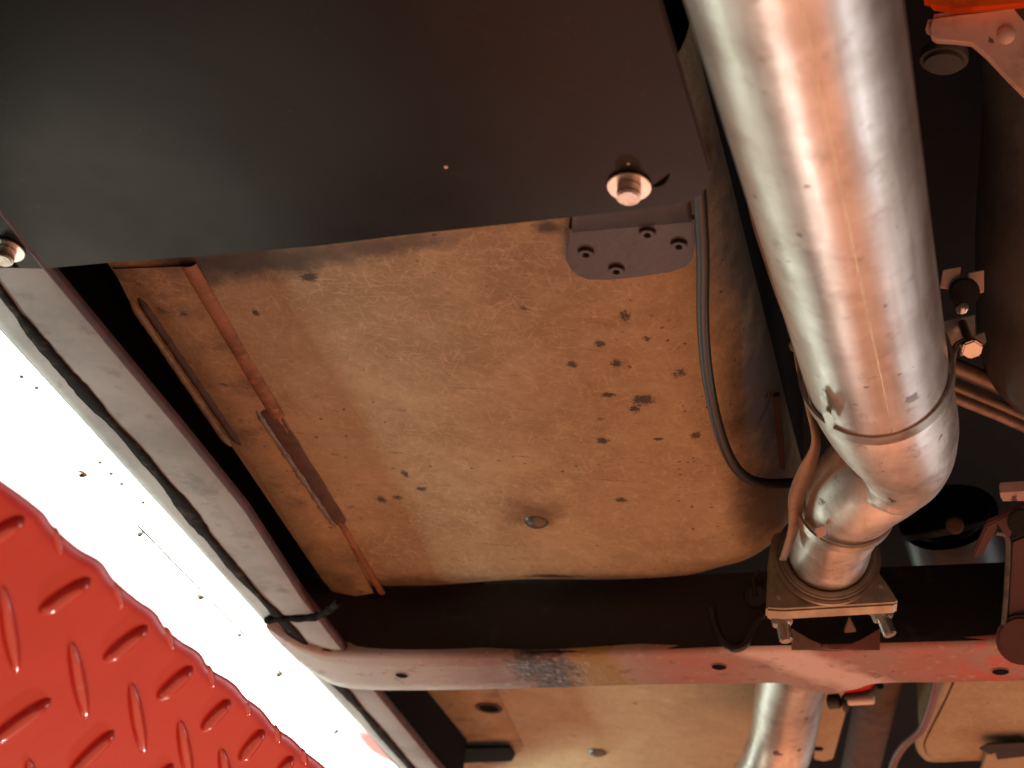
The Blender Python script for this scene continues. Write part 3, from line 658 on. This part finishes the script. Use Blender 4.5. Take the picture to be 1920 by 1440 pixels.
ring('rim', D(1775, 985, 1.40), Vector((.15, .5, -.8)), .036, .041, .006, FRAME, fl_, 40, .001)
dome('mud_patch', D(1790, 985, 1.36), ray(1790, 985) * -1, .008, .003, BROWN, fl_, 12, 4)
rb = thing('hanger_bracket', D(1895, 1080, 1.25), 'dull maroon hanger bracket with angled arm beside the crossmember', 'bracket')
slab('panel', [D(x, y, 1.26) for x, y in ((1893, 1012), (1960, 985), (1960, 1180), (1884, 1180), (1888, 1090))], MAR2, rb, .02, ray(1900, 1080).normalized(), .003)
tube('panel_rim', spline([D(x, y, 1.255) for x, y in ((1868, 998), (1886, 1004), (1890, 1030), (1887, 1100), (1882, 1172))], 6), .0022, PRIMER, rb, 8)
slab('arm', [D(x, y, 1.24) for x, y in ((1822, 1046), (1850, 985), (1872, 976), (1868, 998), (1842, 1042), (1830, 1048))], MAR2, rb, .006, UP, .001)
slab('arm', [D(x, y, 1.245) for x, y in ((1866, 978), (1900, 958), (1960, 940), (1960, 968), (1905, 985), (1893, 1012), (1880, 1000))], MAR2, rb, .006, UP, .001)
slab('top_tab', [D(x, y, 1.22) for x, y in ((1874, 924), (1960, 918), (1960, 940), (1878, 942))], PALE, rb, .01, UP, .001)
cyl('rubber_bush', D(1915, 978, 1.235), ray(1915, 978) * -1, .011, .01, RUBBER, rb, 20, .002)
cyl('mount_foot', D(1915, 1200, 1.26), ray(1910, 1200) * -1, .020, .012, MAR2, rb, 24, .003)

# ---- beyond the crossmember on the right
ft = thing('fuel_tank', H(1850, 1350, .64), 'tan rounded tank corner beyond the crossmember', 'tank')
tk = spline([H(x, y, .64) for x, y in ((1790, 1250), (1765, 1310), (1728, 1385), (1726, 1405), (1735, 1420), (1755, 1427), (1850, 1424), (1990, 1430))], 6)
slab('shell', tk + [H(1990, 1250, .64)], TAN2, ft, .10, UP, .006)
tube('rim', [p + UP * .004 for p in tk], .005, TAN2, ft, 10)
slab('lower_shell', [H(x, y, .63) for x, y in ((1838, 1450), (1850, 1415), (1900, 1400), (1990, 1400), (1990, 1520), (1838, 1520))], TAN2, ft, .006)
slab('torn_patch', [H(x, y, .628) for x, y in ((1836, 1405), (1850, 1396), (1930, 1392), (1930, 1418), (1870, 1425), (1866, 1412), (1858, 1416))], FRAME, ft, .002)
bl_ = spline([H(x, y, .60) for x, y in ((1765, 1240), (1752, 1300), (1738, 1345), (1724, 1372), (1695, 1398), (1676, 1430), (1664, 1480))], 8)
o = tube('brake_line', bl_, .0042, MAR2, None, 12); o['label'] = 'bent brown brake line between dark tube and tan tank'; o['category'] = 'line'
o = slab('tan_bracket', [H(x, y, .63) for x, y in ((1535, 1265), (1592, 1265), (1588, 1330), (1562, 1424), (1545, 1428), (1526, 1424), (1530, 1330))], TAN2, None, .003, UP, .001)
o['label'] = 'narrow tan bracket strip right of the rear exhaust pipe'; o['category'] = 'bracket'
cyl('bracket_hole', H(1534, 1404, .6296), DOWN, .006, .0006, HOLE, o, 12, 0)
dt = tube('drive_shaft', [H(1665, 1230, .70), H(1640, 1320, .70), H(1600, 1500, .70)], .024, BROWN, None, 32); dt['label'] = 'dark brown shaft beyond the crossmember behind the tan bracket'; dt['category'] = 'shaft'
cn = thing('wire_connector', H(1600, 1310, .60), 'black connector with pale tip hanging under a red tab behind crossmember', 'connector')
slab('red_tab', [H(x, y, .60) for x, y in ((1578, 1275), (1640, 1275), (1636, 1296), (1600, 1302), (1580, 1298))], RED, cn, .004)
cyl('collar', H(1575, 1314, .596), Vector((-1, .2, 0)), .0075, .012, RUBBER, cn, 16, .001)
cyl('collar', H(1590, 1318, .596), Vector((-1, .1, 0)), .009, .005, RUBBER, cn, 16, .001)
cyl('tip', H(1590, 1314, .596), Vector((1, -.12, 0)), .0048, .026, PALE, cn, 16, .001)
tube('wire', spline([H(x, y, .598) for x, y in ((1585, 1306), (1610, 1303), (1635, 1298), (1650, 1285))], 5), .004, RUBBER, cn, 8)
